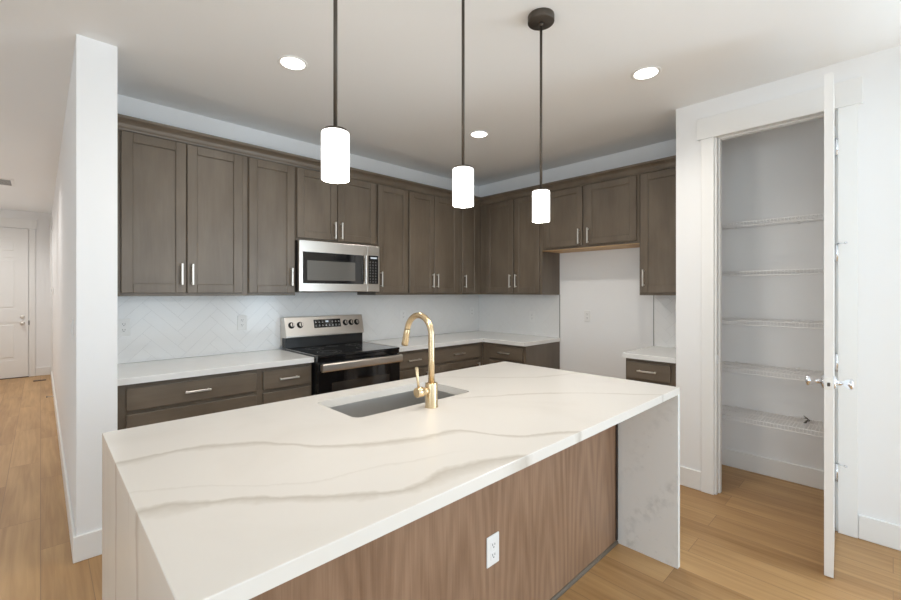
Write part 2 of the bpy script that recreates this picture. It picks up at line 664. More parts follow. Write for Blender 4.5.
boxes('wall_hall', [((-4.0, 2.94, 0), (-1.3, 3.06, CH)), ((-1.42, 3.06, 0), (-1.3, 9.95, CH))], WALL)
sbox('wall_hall_end', (-1.42, 9.95, 0), (0.303, 10.07, CH), WALL)


def window(name, axis, lo, hi, z0, z1, pos):
    bm = bm_new()
    pb = bm_new()

    def b(tgt, a0, a1, zz0, zz1, d0, d1):
        if axis == 'x':
            box(tgt, (a0, pos + d0, zz0), (a1, pos + d1, zz1))
        else:
            box(tgt, (pos + d0, a0, zz0), (pos + d1, a1, zz1))
    e = 0.001
    b(bm, lo + e, hi - e, z0 + e, z0 + 0.06, -0.08, -0.02)
    b(bm, lo + e, hi - e, z1 - 0.06, z1 - e, -0.08, -0.02)
    mid = (lo + hi) / 2
    for a in (lo + e, mid - 0.03, hi - 0.06):
        b(bm, a, a + 0.06 - e, z0 + 0.06, z1 - 0.06, -0.08, -0.02)
    o = struct(name, bm, TRIM)
    for a0, a1 in ((lo + 0.06, mid - 0.03), (mid + 0.03, hi - 0.06)):
        pb = bm_new()
        b(pb, a0 + e, a1 - e, z0 + 0.061, z1 - 0.061, -0.055, -0.049)
        obj('pane', pb, PANE, o)


window('window_1', 'x', -3.2, -1.0, 0.3, 2.5, -5.0)
window('window_2', 'x', 0.5, 2.9, 0.3, 2.5, -5.0)
window('window_3', 'y', -2.3, 0.3, 0.3, 2.5, -4.02)
window('window_4', 'y', -3.1, -0.9, 0.08, 2.42, PX + 0.115)


# baseboards
def baseb(name, lst):
    bm = bm_new()
    for lo, hi in lst:
        box(bm, (*lo, 0.0005), (*hi, 0.135), 0.003)
    return struct(name, bm, TRIM)


BT = 0.014
baseb('baseboard_wing', [((0.134 - BT, 2.94 - BT), (0.303, 2.9395)), ((0.134 - BT, 2.9405), (0.1335, 9.949 - BT))])
baseb('baseboard_pantry', [((PX - BT, 0.937), (PX - 0.0005, 1.105)), ((PX - BT, -0.9), (PX - 0.0005, 0.137)), ((PX - BT, -4.98), (PX - 0.0005, -3.1)),
                           ((WB - BT, -0.329), (WB - 0.0005, 0.984)), ((PX + 0.116, 0.985 - BT), (WB - BT - 0.001, 0.9845))])
baseb('baseboard_right', [((WB - BT, 1.495), (WB - 0.0005, 2.462))])
baseb('baseboard_hall', [((-0.062, 9.95 - BT), (0.119, 9.9495)), ((-1.299, 3.06), (-1.3 + BT, 9.93))])

# pantry door casing and jamb
bm = bm_new()
box(bm, (PX - 0.019, 0.857, 0.0005), (PX - 0.0005, 0.936, OH - 0.006), 0.002)          # left leg
box(bm, (PX - 0.019, 0.139, 0.0005), (PX - 0.0005, 0.223, OH - 0.006), 0.002)          # right leg
box(bm, (PX - 0.024, 0.118, OH - 0.006), (PX - 0.0005, 0.962, OH + 0.142), 0.002)      # head board
struct('trim_1', bm, TRIM)
bm = bm_new()
box(bm, (PX + 0.0005, OY1, 0.0005), (PX + 0.1145, OY1 + 0.0175, OH))
box(bm, (PX + 0.0005, OY0 - 0.0175, 0.0005), (PX + 0.1145, OY0, OH))
box(bm, (PX + 0.0005, OY0 - 0.0175, OH), (PX + 0.1145, OY1 + 0.0175, OH + 0.0175))
box(bm, (PX + 0.042, OY1 - 0.012, 0.0005), (PX + 0.08, OY1 - 0.0002, OH - 0.0002), 0.002)     # stops
box(bm, (PX + 0.042, OY0 + 0.0002, 0.0005), (PX + 0.08, OY0 + 0.012, OH - 0.0002), 0.002)
box(bm, (PX + 0.042, OY0 + 0.012, OH - 0.012), (PX + 0.08, OY1 - 0.012, OH - 0.0002), 0.002)
jamb = struct('trim_2', bm, TRIM)
bm = bm_new()
box(bm, (PX + 0.006, OY1 - 0.0015, 0.905), (PX + 0.033, OY1 - 0.0001, 0.965))
obj('strike_plate', bm, CHROME, jamb)


# hall end door with casing
def panel_door(bm, w, h, t, panels):
    """slab lying in x (0..w), thickness along y (0..t); sunk panels on both faces"""
    xs = sorted({0, w, *[p[0] for p in panels], *[p[1] for p in panels]})
    zs = sorted({0, h, *[p[2] for p in panels], *[p[3] for p in panels]})
    for a, b in zip(xs, xs[1:]):
        for c, d in zip(zs, zs[1:]):
            inside = any(p[0] <= a and b <= p[1] and p[2] <= c and d <= p[3] for p in panels)
            if inside:
                box(bm, (a, 0.009, c), (b, t - 0.009, d))
                m = 0.045
                if b - a > 0.15 and d - c > 0.15:
                    box(bm, (a + m, 0.002, c + m), (b - m, t - 0.002, d - m), 0.006)
            else:
                box(bm, (a, 0, c), (b, t, d))


bm = bm_new()
dw = 0.91
pz = ((0.28, 0.90), (1.10, 1.95), (2.02, 2.27))
panel_door(bm, dw, 2.43, 0.03, [(a, b, c, d) for a, b in ((0.12, 0.41), (0.50, 0.79)) for c, d in pz])
d2 = obj('door_2', bm, TRIM, None, (-1.055, 9.9185, 0.012))
d2['kind'] = 'structure'
bm = bm_new()
lathe(bm, [(0.032, 0), (0.032, 0.008), (0.012, 0.012), (0.012, 0.03), (0.026, 0.04), (0.03, 0.055), (0.022, 0.066), (0, 0.068)], 20, 'y', (dw - 0.07, 0, 0.88), flip=-1)
obj('door_knob', bm, NICKEL, d2)
bm = bm_new()
lathe(bm, [(0.03, 0), (0.03, 0.012), (0.022, 0.018), (0, 0.019)], 20, 'y', (dw - 0.07, 0, 0.985), flip=-1)
obj('deadbolt', bm, NICKEL, d2)
bm = bm_new()
box(bm, (dw + 0.001, -0.004, 0.85), (dw + 0.012, 0.004, 0.92))
obj('strike_plate', bm, SLOT, d2)
bm = bm_new()
box(bm, (-0.14, 9.93, 0.0005), (-0.064, 9.9495, 2.447), 0.002)
box(bm, (-1.15, 9.93, 0.0005), (-1.07, 9.9495, 2.447), 0.002)
box(bm, (-1.17, 9.926, 2.449), (-0.045, 9.9495, 2.60), 0.002)
struct('trim_3', bm, TRIM)
bm = bm_new()
box(bm, (0.115, 9.33, 0.137), (0.1335, 9.41, 2.449), 0.002)
box(bm, (0.111, 9.31, 2.45), (0.1335, 9.92, 2.60), 0.002)
struct('trim_4', bm, TRIM)
bm = bm_new()
box(bm, (-1.06, 9.905, 0.0005), (-0.142, 9.949, 0.011))
struct('trim_5', bm, BRONZE)

# pantry door, swung open into the kitchen
bm = bm_new()
DW, DH, DT = 0.598, 2.462, 0.035
panel_door(bm, DW, DH, DT, [(0.11, DW - 0.11, 0.22, 0.95), (0.11, DW - 0.11, 1.10, DH - 0.12)])
bmesh.ops.transform(bm, matrix=Matrix.Translation((-DW, 0, 0)), verts=bm.verts)
door = obj('door_1', bm, TRIM, None, (3.375, 0.2385, 0.008), math.radians(3.6))
door['kind'] = 'structure'
KZ = 0.942
for s, y0 in ((-1, 0.0), (1, DT)):
    bm = bm_new()
    lathe(bm, [(0.033, 0), (0.033, 0.004), (0.028, 0.010), (0.014, 0.014), (0.011, 0.022), (0.011, 0.036), (0.019, 0.046), (0.025, 0.056), (0.0265, 0.066), (0.022, 0.071), (0, 0.072)],
          28, 'y', (-DW + 0.06, y0, KZ), flip=s)
    obj('door_knob', bm, CHROME, door)
bm = bm_new()
box(bm, (-DW - 0.0015, 0.005, KZ - 0.028), (-DW - 0.0001, DT - 0.005, KZ + 0.028))
lp = obj('latch_plate', bm, NICKEL, door)
bm = bm_new()
box(bm, (-DW - 0.010, 0.012, KZ - 0.010), (-DW - 0.0016, DT - 0.012, KZ + 0.008), 0.002)
obj('latch_bolt', bm, BRONZE, lp)
for hz, pin in ((2.19, 0), (1.57, 1), (0.93, 0), (0.29, 1)):
    bm = bm_new()
    tube(bm, [(-0.030, -0.008, hz), (-0.030, -0.008, hz + 0.10)], 0.0080, 12)
    box(bm, (-0.028, -0.0012, hz), (-0.001, -0.0002, hz + 0.10))
    if pin:
        tube(bm, [(-0.036, -0.012, hz + 0.104), (-0.058, -0.045, hz + 0.104)], 0.003, 8)
        tube(bm, [(-0.056, -0.042, hz + 0.104), (-0.062, -0.051, hz + 0.104)], 0.006, 10)
    obj('hinge', bm, CHROME, door)


# ------------------------------------------------------------------ cabinets
def bar_pull(parent, cx, cz, y, upright, L=0.142):
    """square bar pull on two posts; front face of the door is at y"""
    bm = bm_new()
    h = L / 2
    if upright:
        box(bm, (cx - 0.006, y - 0.034, cz - h), (cx + 0.006, y - 0.024, cz + h), 0.002)
        for s in (-1, 1):
            box(bm, (cx - 0.005, y - 0.0245, cz + s * (h - 0.012) - 0.005), (cx + 0.005, y - 0.0002, cz + s * (h - 0.012) + 0.005), 0.001)
    else:
        box(bm, (cx - h, y - 0.034, cz - 0.006), (cx + h, y - 0.024, cz + 0.006), 0.002)
        for s in (-1, 1):
            box(bm, (cx + s * (h - 0.012) - 0.005, y - 0.0245, cz - 0.005), (cx + s * (h - 0.012) + 0.005, y - 0.0002, cz + 0.005), 0.001)
    return obj('bar_pull', bm, NICKEL, parent)


def shaker(name, parent, x0, x1, z0, z1, yf, mat, fw=0.060, t=0.02):
    bm = bm_new()
    y1, y0 = yf - 0.001, yf - t
    B = 0.0030
    box(bm, (x0, y0, z0), (x0 + fw, y1, z1), B)
    box(bm, (x1 - fw, y0, z0), (x1, y1, z1), B)
    box(bm, (x0 + fw - 0.0005, y0, z1 - fw), (x1 - fw + 0.0005, y1, z1), B)
    box(bm, (x0 + fw - 0.0005, y0, z0), (x1 - fw + 0.0005, y1, z0 + fw), B)
    box(bm, (x0 + fw - 0.002, y0 + 0.009, z0 + fw - 0.002), (x1 - fw + 0.002, y1, z1 - fw + 0.002))
    return obj(name, bm, mat, parent)


def slab_front(name, parent, x0, x1, z0, z1, yf, mat, t=0.02):
    bm = bm_new()
    box(bm, (x0, yf - t, z0), (x1, yf - 0.001, z1), 0.003, 2)
    return obj(name, bm, mat, parent)


def frame_parts(root, w, z0, z1, d, sw_l, sw_r, rail, splits=(), rails=(), zb=None):
    """carcass and face frame; front plane at y = -d"""
    bm = bm_new()
    box(bm, (0.0005, -d + 0.0195, z0), (w - 0.0005, -0.0005, z1))
    obj('cabinet_body', bm, CAB_S, root)
    bm = bm_new()
    f0, f1 = -d, -d + 0.019
    box(bm, (0.0005, f0, z0), (sw_l, f1, z1), 0.001)
    box(bm, (w - sw_r, f0, z0), (w - 0.0005, f1, z1), 0.001)
    box(bm, (sw_l, f0, z0), (w - sw_r, f1, z0 + rail), 0.001)
    box(bm, (sw_l, f0, z1 - rail), (w - sw_r, f1, z1), 0.001)
    for s in splits:
        box(bm, (s - 0.02, f0, z0 + rail), (s + 0.02, f1, z1 - rail), 0.001)
    for s in rails:
        box(bm, (sw_l, f0, s - 0.016), (w - sw_r, f1, s + 0.016), 0.001)
    obj('face_frame', bm, CAB_V, root)


UD = 0.33
UZ0, UZ1 = 1.374, 2.425


def upper(label, loc, rotz, w, doors, z0=UZ0, sl=0.04, sr=0.04, split=None, raw=False, side=None):
    t = thing('upper_cabinet', label, 'cabinet', (loc[0], loc[1], z0), rotz, 'upper kitchen cabinets')
    H = UZ1 - z0
    frame_parts(t, w, 0.0, H, UD, sl, sr, 0.035, splits=[split] if split else ())
    for x0, x1, hs in doors:
        d = shaker('door', t, x0, x1, 0.020, H - 0.030, -UD, CAB_V)
        px = x1 - 0.028 if hs > 0 else x0 + 0.028
        bar_pull(d, px, 0.145 if H > 0.7 else 0.105, -UD - 0.02, True)
    if raw:
        bm = bm_new()
        box(bm, (0.003, -UD + 0.002, -0.004), (w - 0.003, -0.003, -0.0005))
        u = obj('underside_panel', bm, RAW, t)
        u['label'] = 'unfinished pale maple underside'
    return t


YA = WA - 0.0015
upper('tall two-door brown upper cabinet beside the white wing wall', (0.3045, YA), 0, 0.7955, [(0.052, 0.400, 1), (0.406, 0.757, -1)], sl=0.054, split=0.403)
upper('tall single-door brown upper cabinet left of the microwave', (1.1005, YA), 0, 0.364, [(0.006, 0.350, 1)], sl=0.012, sr=0.02)
upper('short two-door brown upper cabinet directly above the microwave', (1.465, YA), 0, 0.7645, [(0.008, 0.360, 1), (0.366, 0.752, -1)], z0=1.817, sl=0.012, sr=0.02, split=0.363)
upper('tall single-door brown upper cabinet right of the microwave', (2.2300, YA), 0, 0.3695, [(0.012, 0.360, -1)], sl=0.016, sr=0.016)
upper('tall two-door brown upper cabinet left of the narrow corner cabinet', (2.6000, YA), 0, 0.7395, [(0.008, 0.333, 1), (0.339, 0.682, -1)], sl=0.012, sr=0.06, split=0.336)
upper('narrow one-door brown upper cabinet in the corner of the two walls', (3.3400, YA), 0, 0.335, [(0.012, 0.262, -1)], sl=0.02, sr=0.075)
XB = WB - 0.0015
RB = -PI / 2
upper('tall two-door brown upper cabinet between the corner and the fridge space', (XB, 3.3075), RB, 0.8365, [(0.098, 0.478, 1), (0.499, 0.812, -1)], sl=0.10, sr=0.028, split=0.4885)
upper('short two-door brown cabinet above the empty fridge space', (XB, 2.4705), RB, 0.975, [(0.035, 0.452, 1), (0.490, 0.955, -1)], z0=1.819, sl=0.045, sr=0.03, split=0.471, raw=True)
upper('tall single-door brown upper cabinet beside the pantry wall', (XB, 1.4950), RB, 0.3885, [(0.017, 0.36, -1)], sl=0.024, sr=0.035)

# crown moulding over both runs: profile (out from wall, up)
PROF = [(0, 2.4255), (0.3302, 2.4255), (0.3302, 2.403), (0.340, 2.403), (0.342, 2.412), (0.347, 2.420), (0.348, 2.428), (0.352, 2.440), (0.362, 2.452), (0.378, 2.461), (0.384, 2.466), (0.385, 2.481), (0, 2.481)]
bm = bm_new()
ends = []
for stage in range(3):
    ring = []
    for o_, z in PROF:
        if stage == 0:
            ring.append(bm.verts.new((0.3045, YA - o_, z)))
        elif stage == 1:
            ring.append(bm.verts.new((XB - o_, YA - o_, z)))
        else:
            ring.append(bm.verts.new((XB - o_, 1.107, z)))
    ends.append(ring)
for a, b in zip(ends, ends[1:]):
    for i in range(len(PROF)):
        j = (i + 1) % len(PROF)
        bm.faces.new((a[i], a[j], b[j], b[i]))
bm.faces.new(ends[0])
bm.faces.new(ends[-1][::-1])
bmesh.ops.recalc_face_normals(bm, faces=bm.faces[:])
tag(obj('crown_moulding', bm, CAB_H), 'dark brown crown moulding running along the tops of the upper cabinets', 'moulding')

BD = 0.61
BH = 0.876


def base(label, loc, rotz, w, cols, sl=0.04, sr=0.04, lower='drawers', splits=(), finished=None):
    t = thing('base_cabinet', label, 'cabinet', (loc[0], loc[1], 0), rotz, 'base kitchen cabinets')
    frame_parts(t, w, 0.10, BH - 0.001, BD, sl, sr, 0.035, splits=splits, rails=(0.712,))
    bm = bm_new()
    box(bm, (0.001, -BD + 0.07, 0.0005), (w - 0.001, -BD + 0.085, 0.0995))
    box(bm, (0.001, -BD + 0.085, 0.0005), (0.016, -0.002, 0.0995))
    box(bm, (w - 0.016, -BD + 0.085, 0.0005), (w - 0.001, -0.002, 0.0995))
    obj('toe_kick', bm, CAB_DARK, t)
    for x0, x1 in cols:
        d = slab_front('drawer', t, x0, x1, 0.723, 0.850, -BD, CAB_H)
        bar_pull(d, (x0 + x1) / 2, 0.788, -BD - 0.02, False)
        if lower == 'drawers':
            for a, b in ((0.42, 0.700), (0.118, 0.402)):
                d = slab_front('drawer', t, x0, x1, a, b, -BD, CAB_H)
                bar_pull(d, (x0 + x1) / 2, (a + b) / 2, -BD - 0.02, False)
        else:
            d = shaker('door', t, x0, x1, 0.118, 0.700, -BD, CAB_V)
            bar_pull(d, x1 - 0.028, 0.60, -BD - 0.02, True)
    return t


base('wide brown drawer base beside the white wing wall', (0.3045, YA), 0, 0.7595, [(0.046, 0.756)], sl=0.050, sr=0.012)
base('narrow brown drawer base left of the range', (1.0645, YA), 0, 0.4015, [(0.042, 0.392)], sl=0.05, sr=0.012)
base('narrow brown drawer base right of the range', (2.2360, YA), 0, 0.3885, [(0.022, 0.373)], sl=0.03, sr=0.02, lower='doors')
base('wide brown drawer base next to the inner corner', (2.6250, YA), 0, 0.7625, [(0.065, 0.690)], sl=0.07, sr=0.08, lower='doors')
base('brown drawer base with finished end panel beside the fridge space', (XB, 3.0270), RB, 0.5565, [(0.108, 0.528)], sl=0.115, sr=0.033, lower='doors')
base('small brown one-drawer base beside the pantry wall', (XB, 1.4900), RB, 0.3835, [(0.014, 0.342)], sl=0.02, sr=0.045, lower='doors')

# ------------------------------------------------------------------ perimeter worktops
CZ0, CZ1 = 0.877, 0.914


def outline_slab(pts, z0, z1, bev=0.003):
    bm = bm_new()
    prism(bm, pts, 2, z0, z1)
    es = [e for e in bm.edges if abs(e.verts[0].co.z - z1) < 1e-5 and abs(e.verts[1].co.z - z1) < 1e-5]
    bmesh.ops.bevel(bm, geom=es, offset=bev, segments=2, profile=0.5, affect='EDGES')
    return bm


FY = 2.995
FX = 3.355
tag(obj('worktop', outline_slab([(0.3045, FY), (1.4705, FY), (1.4705, WA - 0.001), (0.3045, WA - 0.001)], CZ0, CZ1), QUARTZ_PERIM),
    'pale quartz worktop between the wing wall and the range', 'worktop', 'perimeter worktops')
tag(obj('worktop', outline_slab([(2.2325, FY), (FX, FY), (FX, 2.455), (WB - 0.001, 2.455), (WB - 0.001, WA - 0.001), (2.2325, WA - 0.001)], CZ0, CZ1), QUARTZ_PERIM),
    'pale quartz L-shaped worktop in the corner right of the range', 'worktop', 'perimeter worktops')
tag(obj('worktop', outline_slab([(FX, 1.1065), (WB - 0.001, 1.1065), (WB - 0.001, 1.505), (FX, 1.505)], CZ0, CZ1), QUARTZ_PERIM),
    'short pale quartz worktop on the small base beside the pantry wall', 'worktop', 'perimeter worktops')


# ------------------------------------------------------------------ herringbone tile splashbacks
def clip(poly, lo, hi):
    for ax in (0, 1):
        for sgn, lim in ((1, lo[ax]), (-1, hi[ax])):
            out = []
            for k in range(len(poly)):
                a, b = poly[k - 1], poly[k]
                da, db = sgn * (a[ax] - lim), sgn * (b[ax] - lim)
                if (da >= 0) != (db >= 0):
                    t = da / (da - db)
                    out.append((a[0] + t * (b[0] - a[0]), a[1] + t * (b[1] - a[1])))
                if db >= 0:
                    out.append(b)
            poly = out
            if len(poly) < 3:
                return None
    return poly


def area2(p):
    return abs(sum(p[k - 1][0] * p[k][1] - p[k][0] * p[k - 1][1] for k in range(len(p)))) / 2


def herring(rects, org, L=0.30, W=0.075, g=0.0016):
    """tile outlines, clipped to each rectangle of rects"""
    out = []
    c = math.sqrt(0.5)
    n = int(L / W)
    for i in range(-60, 60):
        for j in range(-12, 12):
            for kind in (0, 1):
                # block pattern in tile units: stair of horizontal and vertical tiles
                bx = i + j * n
                by = i - j * n
                if kind == 0:
                    x0, y0, x1, y1 = bx, by, bx + n, by + 1
                else:
                    x0, y0, x1, y1 = bx, by + 1, bx + 1, by + 1 + n
                x0, y0, x1, y1 = [q * W for q in (x0, y0, x1, y1)]
                q = [(x0 + g / 2, y0 + g / 2), (x1 - g / 2, y0 + g / 2), (x1 - g / 2, y1 - g / 2), (x0 + g / 2, y1 - g / 2)]
                q = [(org[0] + (a - b) * c, org[1] + (a + b) * c) for a, b in q]
                for lo, hi in rects:
                    r = clip(q, lo, hi)
                    if r and area2(r) > 2e-5:
                        out.append(r)
    return out


def splash(label, to3, rects, org, edges=(), back=True):
    """to3(u, v, d): wall coordinate u, height v, distance d off the wall"""
    bm = bm_new()
    for lo, hi in rects:
        vs = [bm.verts.new(to3(u, v, d)) for d in (0.001, 0.006) for u, v in ((lo[0], lo[1]), (hi[0], lo[1]), (hi[0], hi[1]), (lo[0], hi[1]))]
        for f in ((0, 1, 2, 3), (4, 5, 6, 7), (0, 1, 5, 4), (1, 2, 6, 5), (2, 3, 7, 6), (3, 0, 4, 7)):
            bm.faces.new([vs[k] for k in f]).material_index = 1
    for p in herring(rects, org):
        cx = sum(a for a, b in p) / len(p)
        cy = sum(b for a, b in p) / len(p)
        b0 = [bm.verts.new(to3(u, v, 0.0061)) for u, v in p]
        t0 = [bm.verts.new(to3(u, v, 0.0078)) for u, v in p]
        bm.faces.new(t0)
        for k in range(len(p)):
            bm.faces.new((b0[k - 1], b0[k], t0[k], t0[k - 1]))
    bmesh.ops.recalc_face_normals(bm, faces=bm.faces[:])
    o = bpy.data.objects.new('backsplash', bpy.data.meshes.new('backsplash'))
    bm.to_mesh(o.data)
    bm.free()
    COL.objects.link(o)
    o.data.materials.append(TILE)
    o.data.materials.append(GROUT)
    tag(o, label, 'backsplash', 'herringbone tile backsplashes')
    for (u0, u1, v0, v1) in edges:
        e = bm_new()
        p0, p1 = to3(u0, v0, 0.001), to3(u1, v1, 0.009)
        lo = [min(a, b) for a, b in zip(p0, p1)]
        hi = [max(a, b) for a, b in zip(p0, p1)]
        box(e, lo, hi)
        obj('edge_trim', e, DARKEDGE, o)
    return o


SP0, SP1 = CZ1 + 0.001, UZ0 - 0.001
splash('white herringbone tile backsplash on the range wall', lambda u, v, d: (u, WA - d, v),
       [((0.3045, SP0), (1.4695, SP1)), ((1.4695, 0.93), (2.2335, 1.400)), ((2.2335, SP0), (WB - 0.009, SP1))], (0.777, 1.165))
splash('white herringbone tile backsplash left of the fridge space', lambda u, v, d: (WB - d, u, v),
       [((2.472, SP0), (WA - 0.0085, SP1))], (3.1, 1.165), edges=[(2.466, 2.4715, SP0, SP1)])
splash('small patch of white herringbone tile beside the pantry wall', lambda u, v, d: (WB - d, u, v),
       [((1.1065, SP0), (1.497, SP1))], (1.4, 1.165), edges=[(1.4975, 1.503, SP0, SP1)])

# ------------------------------------------------------------------ island
IX0, IX1, IY0, IY1 = 0.153, 2.350, 0.754, 1.892
IT = 0.034
LT = 0.030
SX0, SX1, SY0, SY1 = 0.872, 1.520, 1.428, 1.765     # sink cut-out


def rrect(x0, x1, y0, y1, r, n=6):
    pts = []
    for cx, cy, a0 in ((x1 - r, y1 - r, 0), (x0 + r, y1 - r, 90), (x0 + r, y0 + r, 180), (x1 - r, y0 + r, 270)):
        for k in range(n + 1):
            a = math.radians(a0 + 90 * k / n)
            pts.append((cx + r * math.cos(a), cy + r * math.sin(a)))
    return pts


ct = thing('island_countertop', 'white veined quartz island countertop with waterfall ends and a sink cutout', 'countertop', ((IX0 + IX1) / 2, (IY0 + IY1) / 2, 0))
OX, OYC = ct.location.x, ct.location.y


def local(bm, root):
    bmesh.ops.transform(bm, matrix=Matrix.Translation(-Vector(root.location)), verts=bm.verts)
    return bm


bm = bm_new()
hole = rrect(SX0, SX1, SY0, SY1, 0.035)
outer = [(IX1, IY1), (IX0, IY1), (IX0, IY0), (IX1, IY0)]
zt, zb = 0.914, 0.914 - IT
n = len(hole)
q = n // 4
for z, up in ((zt, True), (zb, False)):
    hv = [bm.verts.new((x, y, z)) for x, y in hole]
    ov = [bm.verts.new((x, y, z)) for x, y in outer]
    if up:
        ht, ot = hv, ov
    else:
        hb, ob = hv, ov
    for k in range(4):
        seg = [hv[(k * q + m) % n] for m in range(q)]
        for m in range(q - 1):
            bm.faces.new((ov[k], seg[m], seg[m + 1]))
        bm.faces.new((ov[k], seg[-1], hv[((k + 1) * q) % n], ov[(k + 1) % 4]))
for k in range(4):
    bm.faces.new((ot[k], ot[(k + 1) % 4], ob[(k + 1) % 4], ob[k]))
for k in range(n):
    bm.faces.new((ht[k], ht[(k + 1) % n], hb[(k + 1) % n], hb[k]))
bmesh.ops.recalc_face_normals(bm, faces=bm.faces[:])
es = [e for e in bm.edges if all(v in ot for v in e.verts)]
bmesh.ops.bevel(bm, geom=es, offset=0.002, segments=2, profile=0.5, affect='EDGES')
obj('slab', local(bm, ct), QUARTZ, ct)
bm = bm_new()
box(bm, (IX0, IY0, 0.0005), (IX0 + LT, IY1, zb - 0.00005))
obj('waterfall_end', local(bm, ct), QUARTZ, ct)
bm = bm_new()
box(bm, (IX1 - LT, IY0, 0.0005), (IX1, IY1, zb - 0.00005))
o = obj('waterfall_end', local(bm, ct), QUARTZ_LEG, ct)
o['label'] = 'white quartz end panel with grey mottled patches'

PY = 1.072
isl = thing('island_cabinet', 'brown wood-backed kitchen island base between the waterfall ends', 'cabinet', (IX0 + LT + 0.001, 1.86, 0))
IW = IX1 - LT - 0.001 - isl.location.x


def il(bm):
    return local(bm, isl)


bm = bm_new()
x0, x1 = isl.location.x, isl.location.x + IW
for lo, hi in (((x0, PY + 0.013, 0.10), (x0 + 0.018, 1.84, 0.878)), ((x1 - 0.018, PY + 0.013, 0.10), (x1, 1.84, 0.878)),
               ((x0 + 0.018, PY + 0.013, 0.10), (x1 - 0.018, 1.84, 0.118)), ((x0 + 0.018, PY + 0.013, 0.118), (x1 - 0.018, PY + 0.03, 0.878)),
               ((x0 + 0.018, 1.822, 0.118), (x1 - 0.018, 1.84, 0.878)), ((x0, PY + 0.013, 0.0005), (x1, 1.77, 0.0995))):
    box(bm, lo, hi)
obj('cabinet_body', il(bm), CAB_S, isl)
bm = bm_new()
box(bm, (x0, PY, 0.0005), (x1, PY + 0.0125, 0.8785))
obj('back_panel', il(bm), PANEL, isl)
bm = bm_new()
box(bm, (x1 - 0.014, PY - 0.010, 0.020), (x1, PY - 0.0005, 0.8785), 0.002)
obj('scribe_strip', il(bm), CAB_DARK, isl)
bm = bm_new()
prism(bm, [(PY - 0.0005, 0.0005), (PY - 0.0005, 0.016), (PY - 0.005, 0.015), (PY - 0.0105, 0.009), (PY - 0.012, 0.0005)], 0, x0, x1)
obj('shoe_moulding', il(bm), CAB_H, isl)
for k in range(4):
    a = x0 + 0.02 + k * (IW - 0.04) / 4
    b = a + (IW - 0.04) / 4 - 0.006
    bm = bm_new()
    box(bm, (a, 1.842, 0.118), (a + 0.06, 1.861, 0.860), 0.002)
    box(bm, (b - 0.06, 1.842, 0.118), (b, 1.861, 0.860), 0.002)
    box(bm, (a + 0.06, 1.842, 0.118), (b - 0.06, 1.861, 0.178), 0.002)
    box(bm, (a + 0.06, 1.842, 0.80), (b - 0.06, 1.861, 0.860), 0.002)
    box(bm, (a + 0.058, 1.842, 0.176), (b - 0.058, 1.852, 0.802))
    obj('door', il(bm), CAB_V, isl)

# sink: open steel basin hung under the slab
sk = thing('kitchen_sink', 'rectangular undermount stainless steel sink set in the island', 'sink', ((SX0 + SX1) / 2, (SY0 + SY1) / 2, 0.66))
bm = bm_new()
e = 0.006
rings = []
for (m, z, r) in ((0.030, zb - 0.0006, 0.05), (-e, zb - 0.0006, 0.035), (-e, 0.71, 0.035), (0.012 - e - 0.02, 0.69, 0.05), (-0.05, 0.682, 0.04), (-0.10, 0.680, 0.02)):
    # m > 0 grows the outline, m < 0 shrinks it
    rings.append([bm.verts.new((x, y, z)) for x, y in rrect(SX0 - m, SX1 + m, SY0 - m, SY1 + m, max(r, 0.01))])
rings[1] = rings[1]
for a, b in zip(rings, rings[1:]):
    for k in range(len(a)):
        f = bm.faces.new((a[k], a[(k + 1) % len(a)], b[(k + 1) % len(a)], b[k]))
bm.faces.new(rings[-1])
bmesh.ops.recalc_face_normals(bm, faces=bm.faces[:])
bowl = obj('basin', local(bm, sk), SINKM, sk)
sol = bowl.modifiers.new('thickness', 'SOLIDIFY')
sol.thickness = 0.0012
sol.offset = 0
bm = bm_new()
lathe(bm, [(0.0, 0.0), (0.03, 0.0), (0.044, 0.002), (0.046, 0.004), (0.056, 0.003), (0.058, 0.0005)], 28, 'z', (1.167, 1.548, 0.6815))
obj('drain', local(bm, sk), CHROME, sk)

# faucet
FXc, FYc = 1.192, 1.355
fc = thing('kitchen_faucet', 'brushed gold gooseneck pull-down faucet standing on the island beside the sink', 'faucet', (FXc, FYc, 0.9143))
bm = bm_new()
lathe(bm, [(0.0285, 0), (0.0285, 0.003), (0.0265, 0.005), (0.0265, 0.098), (0.025, 0.102), (0.016, 0.103)], 32)
obj('body', bm, BRASS, fc)
bm = bm_new()
R = 0.083
zc = 0.397 - 0.013 - R
path = [(0, 0, 0.10), (0, 0, 0.2), (0, 0, 0.26), (0, 0, zc - 0.01), (0, 0, zc)]
for k in range(1, 33):
    a = PI - (PI * 0.93) * k / 32
    path.append((0, R + R * math.cos(a), zc + R * math.sin(a)))
tube(bm, path, 0.0132, 20)
obj('spout', bm, BRASS, fc)
p1 = Vector(path[-1])
dr = (Vector(path[-1]) - Vector(path[-2])).normalized()
bm = bm_new()
pts = [p1 + dr * t for t in (0.0, 0.003, 0.006, 0.02, 0.06, 0.076, 0.078)]
tube(bm, pts, [0.0124, 0.0124, 0.0136, 0.0142, 0.0156, 0.0156, 0.013], 20)
obj('spray_head', bm, BRASS, fc)
bm = bm_new()
tube(bm, [(-0.020, 0, 0.072), (-0.048, 0, 0.072)], 0.0165, 20)
tube(bm, [(-0.0485, 0, 0.072), (-0.050, 0, 0.072), (-0.080, 0, 0.072), (-0.082, 0, 0.072)], [0.0190, 0.0205, 0.0205, 0.019], 20)
tube(bm, [(-0.070, 0, 0.088), (-0.0725, 0, 0.110), (-0.081, 0, 0.176), (-0.0812, 0, 0.178)], [0.0050, 0.0052, 0.0072, 0.005], 14)
h = obj('lever_handle', bm, BRASS, fc)

